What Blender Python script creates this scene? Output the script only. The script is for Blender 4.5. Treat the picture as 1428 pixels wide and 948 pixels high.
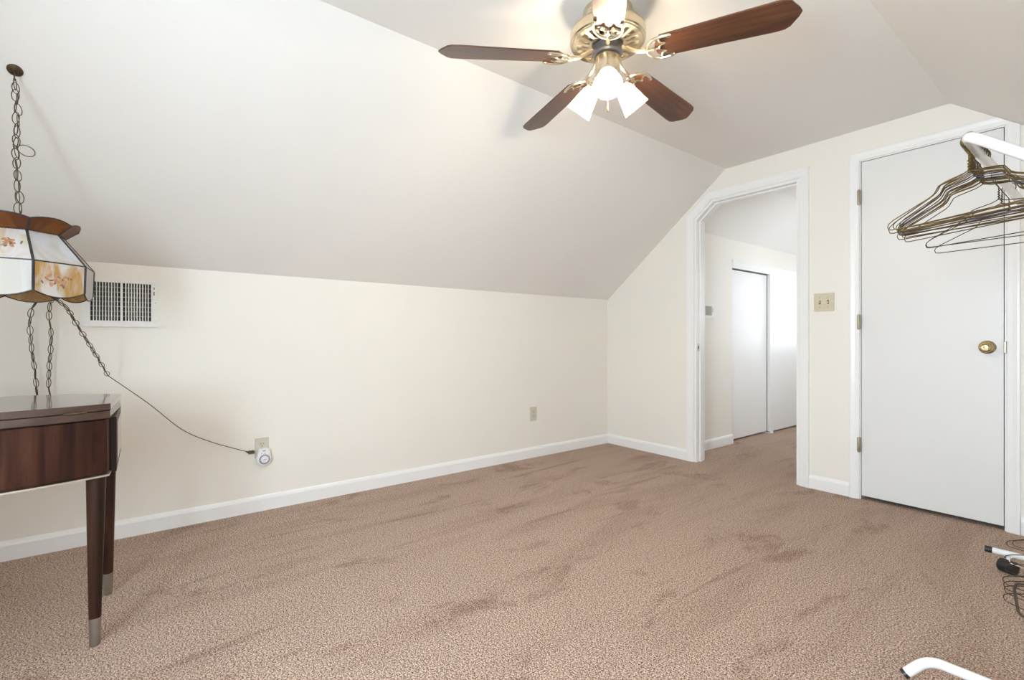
import bpy, bmesh, math, random
from mathutils import Vector, Matrix
random.seed(7)
PI = math.pi
S = bpy.context.scene
COL = S.collection
for o in list(bpy.data.objects):
    bpy.data.objects.remove(o)

# ------------------------------------------------------------------ camera
YAW = math.radians(52.42)
FPX = 669.0
cd = bpy.data.cameras.new('camera')
cd.sensor_fit = 'HORIZONTAL'
cd.sensor_width = 36.0
cd.lens = 36.0 * FPX / 1428.0
cd.shift_y = -1.0 / 1428.0
cd.clip_start = 0.02
cam = bpy.data.objects.new('camera', cd)
COL.objects.link(cam)
cam.location = (3.023, 0.0, 0.97)
cam.rotation_euler = (PI / 2, 0, YAW)
S.camera = cam

# ------------------------------------------------------------------ light and exposure
S.view_settings.view_transform = 'Standard'
S.view_settings.look = 'None'
S.view_settings.gamma = 1.0
S.view_settings.use_curve_mapping = False
S.view_settings.exposure = 0.66
S.cycles.use_denoising = True
S.cycles.max_bounces = 14
S.cycles.diffuse_bounces = 10
S.cycles.glossy_bounces = 6
S.cycles.transmission_bounces = 8
S.cycles.sample_clamp_indirect = 6.0

w = bpy.data.worlds.new('daylight_sky')
S.world = w
w.use_nodes = True
w.node_tree.nodes['Background'].inputs[0].default_value = (0.75, 0.86, 1.0, 1)
w.node_tree.nodes['Background'].inputs[1].default_value = 1.0


def area(name, loc, direction, sx, sy, power, color):
    l = bpy.data.lights.new(name, 'AREA')
    l.shape = 'RECTANGLE'
    l.size = sx
    l.size_y = sy
    l.energy = power
    l.color = color
    o = bpy.data.objects.new(name, l)
    o.location = loc
    o.rotation_euler = Vector(direction).to_track_quat('-Z', 'Z').to_euler()
    COL.objects.link(o)
    return o


# daylight through the gable window and hall end window, plus an added hall fill
area('gable_window_daylight', (2.80, -1.09, 1.10), (0, 1, 0), 0.95, 0.84, 68, (0.71, 0.865, 1.0))
area('hall_window_daylight', (1.35, 6.88, 1.35), (0, -1, 0), 0.8, 1.1, 5, (0.85, 0.93, 1.0))
area('hall_side_fill', (1.95, 5.0, 1.35), (-1, 0, 0), 1.0, 0.9, 6.5, (0.92, 0.96, 1.0))  # fill lamp added to brighten the hall and its closet doors
SHADE_GLOW = 0.15
BULB_GLOW = 390.0


# ------------------------------------------------------------------ mesh helpers
class MB:
    def __init__(self):
        self.bm = bmesh.new()

    def poly(self, pts):
        vs = [self.bm.verts.new(p) for p in pts]
        return self.bm.faces.new(vs)

    def hull(self, A, B, cap=True):
        a = [self.bm.verts.new(p) for p in A]
        b = [self.bm.verts.new(p) for p in B]
        n = len(a)
        for i in range(n):
            j = (i + 1) % n
            self.bm.faces.new((a[i], a[j], b[j], b[i]))
        if cap:
            self.bm.faces.new(a[::-1])
            self.bm.faces.new(b)
        return self

    def prism(self, poly, d0, d1, fn):
        """poly: 2D outline, extruded from d0 to d1; fn(a,b,d) -> 3D"""
        return self.hull([fn(a, b, d0) for a, b in poly], [fn(a, b, d1) for a, b in poly])

    def box(self, lo, hi, bev=0.0):
        x0, y0, z0 = lo
        x1, y1, z1 = hi
        if bev <= 0:
            return self.prism([(x0, y0), (x1, y0), (x1, y1), (x0, y1)], z0, z1, lambda a, b, d: Vector((a, b, d)))
        t = bmesh.new()
        r = bmesh.ops.create_cube(t, size=1.0)
        for v in t.verts:
            v.co = Vector(((x0 + x1) / 2 + v.co.x * (x1 - x0), (y0 + y1) / 2 + v.co.y * (y1 - y0), (z0 + z1) / 2 + v.co.z * (z1 - z0)))
        bmesh.ops.bevel(t, geom=t.edges[:], offset=bev, segments=2, affect='EDGES', profile=0.5)
        self.merge(t)
        return self

    def merge(self, t, M=None):
        me = bpy.data.meshes.new('tmp')
        t.to_mesh(me)
        t.free()
        if M is not None:
            me.transform(M)
        self.bm.from_mesh(me)
        bpy.data.meshes.remove(me)

    def tube(self, pts, r, seg=8, closed=False, cap=True):
        pts = [Vector(p) for p in pts]
        n = len(pts)
        rr = r if isinstance(r, (list, tuple)) else [r] * n
        tang = []
        for i in range(n):
            if closed:
                t = pts[(i + 1) % n] - pts[(i - 1) % n]
            else:
                t = pts[min(i + 1, n - 1)] - pts[max(i - 1, 0)]
            tang.append(t.normalized() if t.length > 1e-9 else Vector((0, 0, 1)))
        up = Vector((0, 0, 1)) if abs(tang[0].z) < 0.9 else Vector((1, 0, 0))
        nrm = (up - tang[0] * up.dot(tang[0])).normalized()
        rings = []
        for i in range(n):
            if i:
                q = tang[i - 1].rotation_difference(tang[i])
                nrm = q @ nrm
                nrm = (nrm - tang[i] * nrm.dot(tang[i])).normalized()
            bi = tang[i].cross(nrm)
            rings.append([self.bm.verts.new(pts[i] + (nrm * math.cos(2 * PI * k / seg) + bi * math.sin(2 * PI * k / seg)) * rr[i]) for k in range(seg)])
        m = n if closed else n - 1
        for i in range(m):
            a, b = rings[i], rings[(i + 1) % n]
            off = 0
            if closed and i == n - 1:
                off = min(range(seg), key=lambda s: (a[0].co - b[s].co).length)
            for k in range(seg):
                self.bm.faces.new((a[k], a[(k + 1) % seg], b[(k + 1 + off) % seg], b[(k + off) % seg]))
        if cap and not closed:
            self.bm.faces.new(rings[0][::-1])
            self.bm.faces.new(rings[-1])
        return self

    def lathe(self, prof, origin=(0, 0, 0), axis=(0, 0, 1), seg=24, a0=0.0, close=False):
        """prof: (radius, height along axis) list"""
        q = Vector((0, 0, 1)).rotation_difference(Vector(axis).normalized())
        o = Vector(origin)
        rings = []
        for r, h in prof:
            if r < 1e-6:
                rings.append([self.bm.verts.new(o + q @ Vector((0, 0, h)))])
            else:
                rings.append([self.bm.verts.new(o + q @ Vector((r * math.cos(a0 + 2 * PI * k / seg), r * math.sin(a0 + 2 * PI * k / seg), h))) for k in range(seg)])
        prs = list(zip(rings, rings[1:]))
        if close:
            prs.append((rings[-1], rings[0]))
        for a, b in prs:
            for k in range(seg):
                j = (k + 1) % seg
                if len(a) == 1 and len(b) == 1:
                    continue
                if len(a) == 1:
                    self.bm.faces.new((a[0], b[j], b[k]))
                elif len(b) == 1:
                    self.bm.faces.new((a[k], a[j], b[0]))
                else:
                    self.bm.faces.new((a[k], a[j], b[j], b[k]))
        if not close:
            if len(rings[0]) > 1:
                self.bm.faces.new(rings[0][::-1])
            if len(rings[-1]) > 1:
                self.bm.faces.new(rings[-1])
        return self

    def cut(self, co, no):
        """drops what lies on the side the normal points to"""
        g = self.bm.verts[:] + self.bm.edges[:] + self.bm.faces[:]
        r = bmesh.ops.bisect_plane(self.bm, geom=g, plane_co=co, plane_no=no, clear_outer=True)
        ed = [e for e in r['geom_cut'] if isinstance(e, bmesh.types.BMEdge)]
        bmesh.ops.holes_fill(self.bm, edges=ed)
        return self

    def build(self, name, mat, parent=None, origin=None, smooth=False, angle=35, bevel=0.0):
        bm = self.bm
        bmesh.ops.remove_doubles(bm, verts=bm.verts[:], dist=1e-6)
        bmesh.ops.recalc_face_normals(bm, faces=bm.faces[:])
        me = bpy.data.meshes.new(name)
        org = Vector(origin) if origin is not None else Vector((0, 0, 0))
        if parent is not None and origin is None:
            org = world_of(parent)
        bm.to_mesh(me)
        bm.free()
        me.transform(Matrix.Translation(-org))
        me.materials.append(mat)
        if smooth:
            for p in me.polygons:
                p.use_smooth = True
            me.set_sharp_from_angle(angle=math.radians(angle))
        o = bpy.data.objects.new(name, me)
        COL.objects.link(o)
        if parent is not None:
            o.parent = parent
            o.location = org - world_of(parent)
        else:
            o.location = org
        if bevel > 0:
            b = o.modifiers.new('bevel', 'BEVEL')
            b.width = bevel
            b.segments = 2
            b.limit_method = 'ANGLE'
            b.angle_limit = math.radians(50)
        return o


def world_of(o):
    v = Vector(o.location)
    while o.parent:
        o = o.parent
        v = v + Vector(o.location)
    return v


def thing(name, label, cat, loc=(0, 0, 0), group=None):
    o = bpy.data.objects.new(name, None)
    o.empty_display_size = 0.05
    COL.objects.link(o)
    o.location = loc
    return tag(o, label, cat, group)


def tag(o, label, cat, group=None):
    o['label'] = label
    o['category'] = cat
    if group:
        o['group'] = group
    return o


def struct(o, label=None):
    o['kind'] = 'structure'
    if label:
        o['label'] = label
    return o


def fillet(pts, r, n=6):
    pts = [Vector(p) for p in pts]
    out = [pts[0]]
    for i in range(1, len(pts) - 1):
        a, b, c = pts[i - 1], pts[i], pts[i + 1]
        u, v = (a - b), (c - b)
        rr = min(r, u.length * 0.49, v.length * 0.49)
        p0, p2 = b + u.normalized() * rr, b + v.normalized() * rr
        for k in range(n + 1):
            t = k / n
            out.append(p0 * (1 - t) ** 2 + b * 2 * t * (1 - t) + p2 * t * t)
    out.append(pts[-1])
    return out


def catmull(pts, n=8):
    pts = [Vector(p) for p in pts]
    P = [pts[0] * 2 - pts[1]] + pts + [pts[-1] * 2 - pts[-2]]
    out = []
    for i in range(1, len(P) - 2):
        for k in range(n):
            t = k / n
            a, b, c, d = P[i - 1], P[i], P[i + 1], P[i + 2]
            out.append(0.5 * ((2 * b) + (c - a) * t + (2 * a - 5 * b + 4 * c - d) * t * t + (3 * b - a - 3 * c + d) * t ** 3))
    out.append(pts[-1])
    return out


def sweep_trim(m, path, profile, fn):
    """trim along a 2D polyline with mitred corners; profile = (offset to the outside of the path, thickness)"""
    n = len(path)
    P = [Vector(p) for p in path]
    nor = []
    for i in range(n - 1):
        d = (P[i + 1] - P[i]).normalized()
        nor.append(Vector((-d.y, d.x)))
    mit = []
    for i in range(n):
        if i == 0:
            mit.append(nor[0])
        elif i == n - 1:
            mit.append(nor[-1])
        else:
            s = (nor[i - 1] + nor[i]).normalized()
            mit.append(s / s.dot(nor[i]))
    for i in range(n - 1):
        A = [fn(*(P[i] + mit[i] * u), v) for u, v in profile]
        B = [fn(*(P[i + 1] + mit[i + 1] * u), v) for u, v in profile]
        m.hull(A, B)
    return m


# ------------------------------------------------------------------ materials
class NT:
    def __init__(self, name):
        self.m = bpy.data.materials.new(name)
        self.m.use_nodes = True
        self.t = self.m.node_tree
        self.b = self.t.nodes['Principled BSDF']
        self.out = self.t.nodes['Material Output']

    def n(self, typ, **kw):
        x = self.t.nodes.new(typ)
        for k, v in kw.items():
            if k in x.inputs:
                x.inputs[k].default_value = v
            else:
                setattr(x, k, v)
        return x

    def l(self, a, ao, b, bi):
        self.t.links.new(a.outputs[ao], b.inputs[bi])

    def coords(self, scale=(1, 1, 1), rot=(0, 0, 0)):
        c = self.n('ShaderNodeTexCoord')
        mp = self.n('ShaderNodeMapping')
        mp.inputs['Scale'].default_value = scale
        mp.inputs['Rotation'].default_value = rot
        self.l(c, 'Object', mp, 'Vector')
        return mp

    def noise(self, src, scale, detail=3.0, rough=0.5, dist=0.0):
        x = self.n('ShaderNodeTexNoise')
        x.inputs['Scale'].default_value = scale
        x.inputs['Detail'].default_value = detail
        x.inputs['Roughness'].default_value = rough
        x.inputs['Distortion'].default_value = dist
        self.l(src, 'Vector', x, 'Vector')
        return x

    def ramp(self, src, out, stops):
        r = self.n('ShaderNodeValToRGB')
        e = r.color_ramp.elements
        while len(e) < len(stops):
            e.new(0.5)
        for i, (p, c) in enumerate(stops):
            e[i].position = p
            e[i].color = (*c, 1) if len(c) == 3 else c
        self.l(src, out, r, 'Fac')
        return r

    def mix(self, fac, a, b, mode='MIX'):
        x = self.n('ShaderNodeMix', data_type='RGBA', blend_type=mode)
        for sock, v in ((x.inputs[0], fac), (x.inputs[6], a), (x.inputs[7], b)):
            if isinstance(v, tuple) and len(v) == 2 and hasattr(v[0], 'outputs'):
                self.t.links.new(v[0].outputs[v[1]], sock)
            elif isinstance(v, tuple):
                sock.default_value = (*v, 1) if len(v) == 3 else v
            else:
                sock.default_value = v
        return x

    def bump(self, src, out, strength, dist=0.002):
        b = self.n('ShaderNodeBump')
        b.inputs['Strength'].default_value = strength
        b.inputs['Distance'].default_value = dist
        self.l(src, out, b, 'Height')
        self.l(b, 'Normal', self.b, 'Normal')
        return b


def plain(name, col, rough=0.5, metal=0.0, coat=0.0, bump=0.0, bscale=60, vary=0.04):
    k = NT(name)
    c = k.coords()
    nz = k.noise(c, bscale, 2)
    lo = tuple(max(0, x * (1 - vary)) for x in col)
    hi = tuple(min(1, x * (1 + vary)) for x in col)
    r = k.ramp(nz, 'Fac', [(0.3, lo), (0.7, hi)])
    k.l(r, 'Color', k.b, 'Base Color')
    k.b.inputs['Roughness'].default_value = rough
    k.b.inputs['Metallic'].default_value = metal
    k.b.inputs['Coat Weight'].default_value = coat
    if bump:
        k.bump(nz, 'Fac', bump, 0.001)
    return k.m


def paint(name, col, rough):
    k = NT(name)
    c = k.coords()
    big = k.noise(c, 1.3, 2)
    r = k.ramp(big, 'Fac', [(0.3, tuple(x * 0.985 for x in col)), (0.7, tuple(min(1, x * 1.01) for x in col))])
    k.l(r, 'Color', k.b, 'Base Color')
    k.b.inputs['Roughness'].default_value = rough
    fine = k.noise(c, 260, 2)
    k.bump(fine, 'Fac', 0.06, 0.001)
    return k.m


def carpet_mat():
    k = NT('carpet_pile')
    c = k.coords()
    tuft = k.noise(c, 205, 2.5, 0.7)
    tuft2 = k.noise(c, 470, 1.5, 0.5)
    add = k.n('ShaderNodeMath', operation='MULTIPLY_ADD')
    add.inputs[1].default_value = 0.5
    clump = k.noise(c, 95, 2, 0.6)
    add0 = k.n('ShaderNodeMath', operation='MULTIPLY_ADD')
    add0.inputs[1].default_value = 0.17
    add0.inputs[2].default_value = -0.085
    k.l(clump, 'Fac', add0, 0)
    add1 = k.n('ShaderNodeMath', operation='ADD')
    k.l(add0, 'Value', add1, 0)
    k.l(tuft, 'Fac', add1, 1)
    k.l(tuft2, 'Fac', add, 0)
    k.l(add1, 'Value', add, 2)
    sp = k.ramp(add, 'Value', [(0.62, (0.085, 0.045, 0.031)), (0.74, (0.370, 0.240, 0.174)), (0.85, (0.80, 0.62, 0.50))])
    # pile lying the other way: long vacuum strokes and trodden patches
    c2 = k.coords(scale=(3.6, 0.55, 1.0), rot=(0, 0, math.radians(14)))
    lay = k.noise(c2, 1.5, 3, 0.6, 0.35)
    c3 = k.coords(scale=(2.2, 0.9, 1.0), rot=(0, 0, math.radians(-24)))
    lay2 = k.noise(c3, 2.1, 6, 0.72, 0.5)
    c4 = k.coords(scale=(9.0, 0.8, 1.0), rot=(0, 0, math.radians(24)))
    lay3 = k.noise(c4, 1.2, 2, 0.5, 0.6)
    r1 = k.ramp(lay, 'Fac', [(0.36, (0.90, 0.87, 0.86)), (0.50, (1.0, 1.0, 1.0))])
    r2 = k.ramp(lay2, 'Fac', [(0.36, (0.76, 0.70, 0.67)), (0.44, (1.0, 1.0, 1.0))])
    r3 = k.ramp(lay3, 'Fac', [(0.29, (0.80, 0.76, 0.73)), (0.34, (1.0, 1.0, 1.0))])
    m1 = k.mix(1.0, (sp, 'Color'), (r1, 'Color'), 'MULTIPLY')
    m2 = k.mix(1.0, (m1, 'Result'), (r2, 'Color'), 'MULTIPLY')
    k.t.links.new(m1.outputs[2], m2.inputs[6])
    m3 = k.mix(1.0, (m1, 2), (r3, 'Color'), 'MULTIPLY')
    k.t.links.new(m2.outputs[2], m3.inputs[6])
    k.t.links.new(m3.outputs[2], k.b.inputs['Base Color'])
    k.b.inputs['Roughness'].default_value = 0.95
    k.b.inputs['Sheen Weight'].default_value = 0.1
    k.b.inputs['Specular IOR Level'].default_value = 0.1
    k.bump(add, 'Value', 0.75, 0.006)
    return k.m


def wood(name, dark, mid, light, scale, rough=0.35, coat=0.2, grain=22, coat_rough=0.15, spec=0.5, bump=0.08):
    """grain runs along the axis with the smallest scale"""
    k = NT(name)
    c = k.coords(scale=scale)
    n1 = k.noise(c, grain, 5, 0.6, 0.4)
    n2 = k.noise(c, grain * 0.28, 3, 0.5, 0.8)
    r1 = k.ramp(n1, 'Fac', [(0.28, dark), (0.52, mid), (0.75, light)])
    r2 = k.ramp(n2, 'Fac', [(0.3, (0.6, 0.55, 0.52)), (0.65, (1.08, 1.05, 1.0))])
    m = k.mix(1.0, (r1, 'Color'), (r2, 'Color'), 'MULTIPLY')
    k.t.links.new(m.outputs[2], k.b.inputs['Base Color'])
    k.b.inputs['Roughness'].default_value = rough
    k.b.inputs['Coat Weight'].default_value = coat
    k.b.inputs['Coat Roughness'].default_value = coat_rough
    k.b.inputs['Specular IOR Level'].default_value = spec
    k.bump(n1, 'Fac', bump, 0.001)
    return k.m


def opal_glass(name, white, streak, amount, back, flower=False, seed=0.0):
    """streaky opalescent art glass: milky on the lit face, amber to light passing through"""
    k = NT(name)
    c = k.coords(scale=(9, 9, 2.2))
    off = k.n('ShaderNodeVectorMath', operation='ADD')
    off.inputs[1].default_value = (seed, seed * 0.7, seed * 0.3)
    k.l(c, 'Vector', off, 0)
    nz = k.noise(off, 1.6, 4, 0.55, 1.3)
    r = k.ramp(nz, 'Fac', [(0.5 - amount, streak), (0.62 - amount * 0.4, white)])
    col = (r, 'Color')
    if flower:
        c2 = k.coords(scale=(30, 30, 42))
        off2 = k.n('ShaderNodeVectorMath', operation='ADD')
        off2.inputs[1].default_value = (seed * 3.1, seed, seed * 1.7)
        k.l(c2, 'Vector', off2, 0)
        n2 = k.noise(off2, 1.0, 3, 0.6, 0.8)
        r2 = k.ramp(n2, 'Fac', [(0.58, (0, 0, 0)), (0.64, (1, 1, 1))])
        mm = k.mix((r2, 'Color'), col, (0.40, 0.20, 0.10))
        n3 = k.noise(off2, 1.9, 2, 0.5, 0.3)
        r3 = k.ramp(n3, 'Fac', [(0.70, (0, 0, 0)), (0.74, (1, 1, 1))])
        mm2 = k.mix((r3, 'Color'), (0, 0, 0), (0.10, 0.07, 0.05))
        k.t.links.new(mm.outputs[2], mm2.inputs[6])
        colsock = mm2.outputs[2]
    else:
        colsock = r.outputs['Color']
    k.t.links.new(colsock, k.b.inputs['Base Color'])
    k.b.inputs['Roughness'].default_value = 0.28
    k.b.inputs['Specular IOR Level'].default_value = 0.3
    tr = k.n('ShaderNodeBsdfTranslucent')
    tr.inputs['Color'].default_value = (*back, 1)
    ms = k.n('ShaderNodeMixShader')
    ms.inputs[0].default_value = 0.3
    k.l(k.b, 'BSDF', ms, 1)
    k.l(tr, 'BSDF', ms, 2)
    k.l(ms, 'Shader', k.out, 'Surface')
    return k.m


def lit_glass():
    k = NT('frosted_lamp_glass')
    c = k.coords()
    nz = k.noise(c, 60, 2)
    r = k.ramp(nz, 'Fac', [(0.3, (0.93, 0.90, 0.84)), (0.7, (0.97, 0.95, 0.90))])
    k.l(r, 'Color', k.b, 'Base Color')
    k.b.inputs['Roughness'].default_value = 0.3
    k.b.inputs['Emission Color'].default_value = (1.0, 0.86, 0.66, 1)
    k.b.inputs['Emission Strength'].default_value = SHADE_GLOW
    tl = k.n('ShaderNodeBsdfTranslucent')
    tl.inputs['Color'].default_value = (0.55, 0.53, 0.49, 1)
    tp = k.n('ShaderNodeBsdfTransparent')
    tp.inputs['Color'].default_value = (0.98, 0.97, 0.94, 1)
    m1 = k.n('ShaderNodeMixShader')
    m1.inputs[0].default_value = 0.4
    k.l(k.b, 'BSDF', m1, 1)
    k.l(tl, 'BSDF', m1, 2)
    m2 = k.n('ShaderNodeMixShader')
    m2.inputs[0].default_value = 0.42
    k.l(m1, 'Shader', m2, 1)
    k.l(tp, 'BSDF', m2, 2)
    k.l(m2, 'Shader', k.out, 'Surface')
    return k.m


def glow(name, col, s):
    k = NT(name)
    k.b.inputs['Base Color'].default_value = (*col, 1)
    k.b.inputs['Emission Color'].default_value = (*col, 1)
    k.b.inputs['Emission Strength'].default_value = s
    return k.m


M = {}
M['wall'] = paint('cream_wall_paint', (0.835, 0.805, 0.745), 0.6)
M['ceil'] = paint('ceiling_paint', (0.80, 0.785, 0.755), 0.75)
M['trim'] = paint('white_trim_enamel', (0.86, 0.86, 0.855), 0.32)
M['door'] = paint('white_door_enamel', (0.765, 0.765, 0.755), 0.38)
M['slide'] = paint('white_laminate', (0.84, 0.84, 0.83), 0.34)
M['carpet'] = carpet_mat()
M['brass'] = plain('polished_brass', (0.50, 0.40, 0.22), 0.2, 1.0)
M['fanbrass'] = plain('antique_brass', (0.68, 0.60, 0.46), 0.27, 1.0)
M['nickel'] = plain('brushed_nickel', (0.55, 0.52, 0.46), 0.35, 1.0)
M['hinge'] = plain('dull_brass', (0.42, 0.38, 0.29), 0.4, 0.9)
M['dark'] = plain('dark_cavity', (0.02, 0.019, 0.018), 0.8)
M['black'] = plain('black_plastic', (0.016, 0.016, 0.017), 0.42)
M['flywheel'] = plain('black_flywheel', (0.05, 0.05, 0.055), 0.4)
M['bronze'] = plain('dark_bronze', (0.11, 0.08, 0.05), 0.4, 0.85, vary=0.2)
M['lead'] = plain('lead_came', (0.06, 0.057, 0.054), 0.45, 0.7, bump=0.4, bscale=240, vary=0.3)
M['cord'] = plain('brown_cord', (0.10, 0.07, 0.045), 0.6)
M['ivory'] = plain('ivory_plastic', (0.62, 0.56, 0.42), 0.35)
M['almond'] = plain('almond_plastic', (0.60, 0.575, 0.50), 0.35)
M['white'] = plain('white_plastic', (0.85, 0.85, 0.85), 0.3)
M['grey'] = plain('grey_plastic', (0.30, 0.31, 0.36), 0.4)
M['vent'] = plain('white_vent_enamel', (0.80, 0.79, 0.76), 0.4)
M['tube'] = plain('white_enamel_tube', (0.80, 0.80, 0.80), 0.18, coat=0.3)
M['wire'] = plain('gold_wire', (0.16, 0.12, 0.052), 0.35, 0.9, vary=0.2)
M['wire_dark'] = plain('dark_wire', (0.085, 0.07, 0.045), 0.4, 0.8, vary=0.15)
M['wire_blue'] = plain('blue_coated_wire', (0.07, 0.07, 0.20), 0.35)
M['wire_white'] = plain('white_coated_wire', (0.8, 0.8, 0.78), 0.35)
M['plastic_brown'] = plain('brown_plastic', (0.075, 0.05, 0.035), 0.35)
M['walnut'] = wood('walnut_veneer', (0.014, 0.0048, 0.0032), (0.050, 0.0175, 0.0105), (0.110, 0.043, 0.023), (1.0, 1.0, 0.10), 0.42, 0.0, spec=0.18)
M['walnut_top'] = wood('walnut_top', (0.028, 0.013, 0.009), (0.075, 0.034, 0.022), (0.12, 0.058, 0.038), (1.0, 0.10, 1.0), 0.34, 1.0, coat_rough=0.07, spec=0.3, bump=0.015)
M['walnut_leg'] = wood('walnut_leg', (0.014, 0.006, 0.004), (0.040, 0.017, 0.010), (0.07, 0.031, 0.019), (1.0, 1.0, 0.06), 0.4, 0.0, spec=0.2)
M['blade'] = wood('fan_blade_veneer', (0.035, 0.012, 0.006), (0.11, 0.040, 0.017), (0.21, 0.088, 0.036), (0.07, 1.0, 1.0), 0.36, 0.6, grain=34, coat_rough=0.32)
M['ferrule'] = plain('brushed_ferrule', (0.34, 0.31, 0.27), 0.4, 0.85)
M['lampglass'] = lit_glass()
M['bulb'] = glow('lit_bulb', (1.0, 0.86, 0.68), BULB_GLOW)
M['glass_white'] = opal_glass('milky_glass', (0.74, 0.76, 0.80), (0.66, 0.62, 0.55), 0.10, (0.50, 0.33, 0.13), seed=1.3)
M['glass_amber'] = opal_glass('amber_streaked_glass', (0.78, 0.77, 0.74), (0.55, 0.32, 0.09), 0.03, (0.50, 0.30, 0.10), seed=4.7)
M['glass_flower'] = opal_glass('painted_milky_glass', (0.86, 0.86, 0.88), (0.74, 0.60, 0.44), 0.12, (0.50, 0.33, 0.13), seed=8.2)
M['petal'] = plain('painted_petal', (0.46, 0.22, 0.11), 0.3, vary=0.25)
M['petal_dark'] = plain('painted_leaf', (0.16, 0.11, 0.08), 0.3, vary=0.3)
M['glass_inside'] = opal_glass('amber_inner_glass', (0.72, 0.48, 0.22), (0.50, 0.28, 0.10), 0.05, (0.55, 0.34, 0.13), seed=5.5)
M['glass_brown'] = opal_glass('brown_glass', (0.22, 0.085, 0.025), (0.13, 0.045, 0.018), 0.05, (0.30, 0.11, 0.03), seed=2.2)

# ------------------------------------------------------------------ the room
YE = 3.46          # end wall
YG = -1.0          # gable wall behind the camera
KZ, CX, CX2, CZ = 1.338, 1.151, 2.412, 2.245
SL = (CZ - KZ) / CX
XR = CX + CX2      # low wall on the other side
XYZ = lambda a, b, d: Vector((a, d, b))


def slope_z(x):
    if x < CX:
        return KZ + SL * x
    if x > CX2:
        return CZ - SL * (x - CX2)
    return CZ


m = MB()
m.prism([(-0.1, YG - 0.1), (XR + 0.2, YG - 0.1), (XR + 0.2, 7.0), (-0.1, 7.0)], -0.06, 0.0, lambda a, b, d: Vector((a, b, d)))
struct(m.build('floor', M['carpet']), 'tan cut-pile carpet with vacuum marks')

# low wall under the sloping ceiling
m = MB()
m.box((-0.1, YG - 0.1, 0), (0, YE + 0.06, KZ + 0.03))
struct(m.build('wall_left', M['wall']), 'low cream wall under the sloping ceiling')
# low wall opposite
m = MB()
m.box((XR, YG - 0.1, 0), (XR + 0.1, YE + 0.06, KZ + 0.03))
struct(m.build('wall_right', M['wall']))
# gable wall with its window
m = MB()
GX0, GX1, GZ0, GZ1 = 2.32, 3.28, 0.68, 1.52


def strip_poly(x0, x1, zlo):
    xs = sorted({x0, x1} | {x for x in (CX, CX2) if x0 < x < x1})
    top = [(x, slope_z(x) + 0.04) for x in xs]
    return [(x0, zlo), (x1, zlo)] + top[::-1]


m.prism(strip_poly(-0.1, GX0, 0), YG - 0.1, YG, XYZ)
m.prism(strip_poly(GX1, XR + 0.1, 0), YG - 0.1, YG, XYZ)
m.prism(strip_poly(GX0, GX1, GZ1), YG - 0.1, YG, XYZ)
m.prism([(GX0, 0), (GX1, 0), (GX1, GZ0), (GX0, GZ0)], YG - 0.1, YG, XYZ)
struct(m.build('wall_gable', M['wall']))

# sloping ceilings and the flat strip between them
m = MB()
e = 0.1 / math.cos(math.atan(SL))
m.prism([(-0.1, KZ - SL * 0.1), (CX, CZ), (CX, CZ + e), (-0.1, KZ - SL * 0.1 + e)], YG - 0.1, YE + 0.05, XYZ)
struct(m.build('ceiling_slope_left', M['ceil']), 'sloping ceiling rising from the low wall')
m = MB()
m.prism([(CX2, CZ), (XR + 0.1, KZ - SL * 0.1), (XR + 0.1, KZ - SL * 0.1 + e), (CX2, CZ + e)], YG - 0.1, YE + 0.05, XYZ)
struct(m.build('ceiling_slope_right', M['ceil']), 'second sloping ceiling above the white door')
m = MB()
m.box((CX, YG - 0.1, CZ), (CX2, YE + 0.05, CZ + 0.12))
struct(m.build('ceiling', M['ceil']), 'flat strip of ceiling the fan hangs from')

# end wall with the doorway (clipped corner) and the narrow door
DW0, DW1, DWT, DWC, DWCX = 0.897, 1.659, 2.038, 1.915, 1.045
DR0, DR1, DRT = 2.002, 2.622, 2.050
YB = YE + 0.115


def top_pts(x0, x1):
    xs = sorted({x0, x1} | {x for x in (CX, CX2) if x0 < x < x1})
    return [(x, slope_z(x) + 0.03) for x in xs][::-1]


m = MB()
for x0, x1, bot in ((-0.05, DW0, [(-0.05, 0), (DW0, 0)]), (DW0, DWCX, [(DW0, DWC), (DWCX, DWT)]), (DWCX, DW1, [(DWCX, DWT), (DW1, DWT)]),
                    (DW1, DR0, [(DW1, 0), (DR0, 0)]), (DR0, DR1, [(DR0, DRT), (DR1, DRT)]), (DR1, XR + 0.05, [(DR1, 0), (XR + 0.05, 0)])):
    m.prism(bot + top_pts(x0, x1), YE, YB, XYZ)
struct(m.build('wall_end', M['wall']), 'cream end wall with doorway and door')

# closet void behind the narrow door
m = MB()
m.box((1.92, YB, 0), (1.96, YB + 0.7, 2.3))
m.box((2.72, YB, 0), (2.76, YB + 0.7, 2.3))
m.box((1.92, YB + 0.7, 0), (2.76, YB + 0.74, 2.3))
m.box((1.92, YB, 2.12), (2.76, YB + 0.74, 2.3))
struct(m.build('wall_closet', M['wall']))

# ---- the hall beyond the doorway
HX, HXR, HY1 = 0.727, 1.86, 6.8
HC0, HC1, HCZ = 4.36, 6.35, 1.66
HT = 1.90
m = MB()
m.box((HX - 0.1, YB, 0), (HX, HC0, HT + 0.03))
m.box((HX - 0.1, HC0, HCZ), (HX, HC1, HT + 0.03))
m.box((HX - 0.1, HC1, 0), (HX, HY1 + 0.1, HT + 0.03))
struct(m.build('wall_hall', M['wall']), 'cream hall wall seen through the doorway')
m = MB()
m.box((HXR, YB, 0), (HXR + 0.06, 4.5, 2.3))
m.box((HXR, 5.5, 0), (HXR + 0.06, HY1 + 0.1, 2.3))
m.box((HXR, 4.5, 0), (HXR + 0.06, 5.5, 0.9))
m.box((HXR, 4.5, 1.8), (HXR + 0.06, 5.5, 2.3))
m.box((HX - 0.1, HY1, 0), (0.95, HY1 + 0.1, 2.3))
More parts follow.
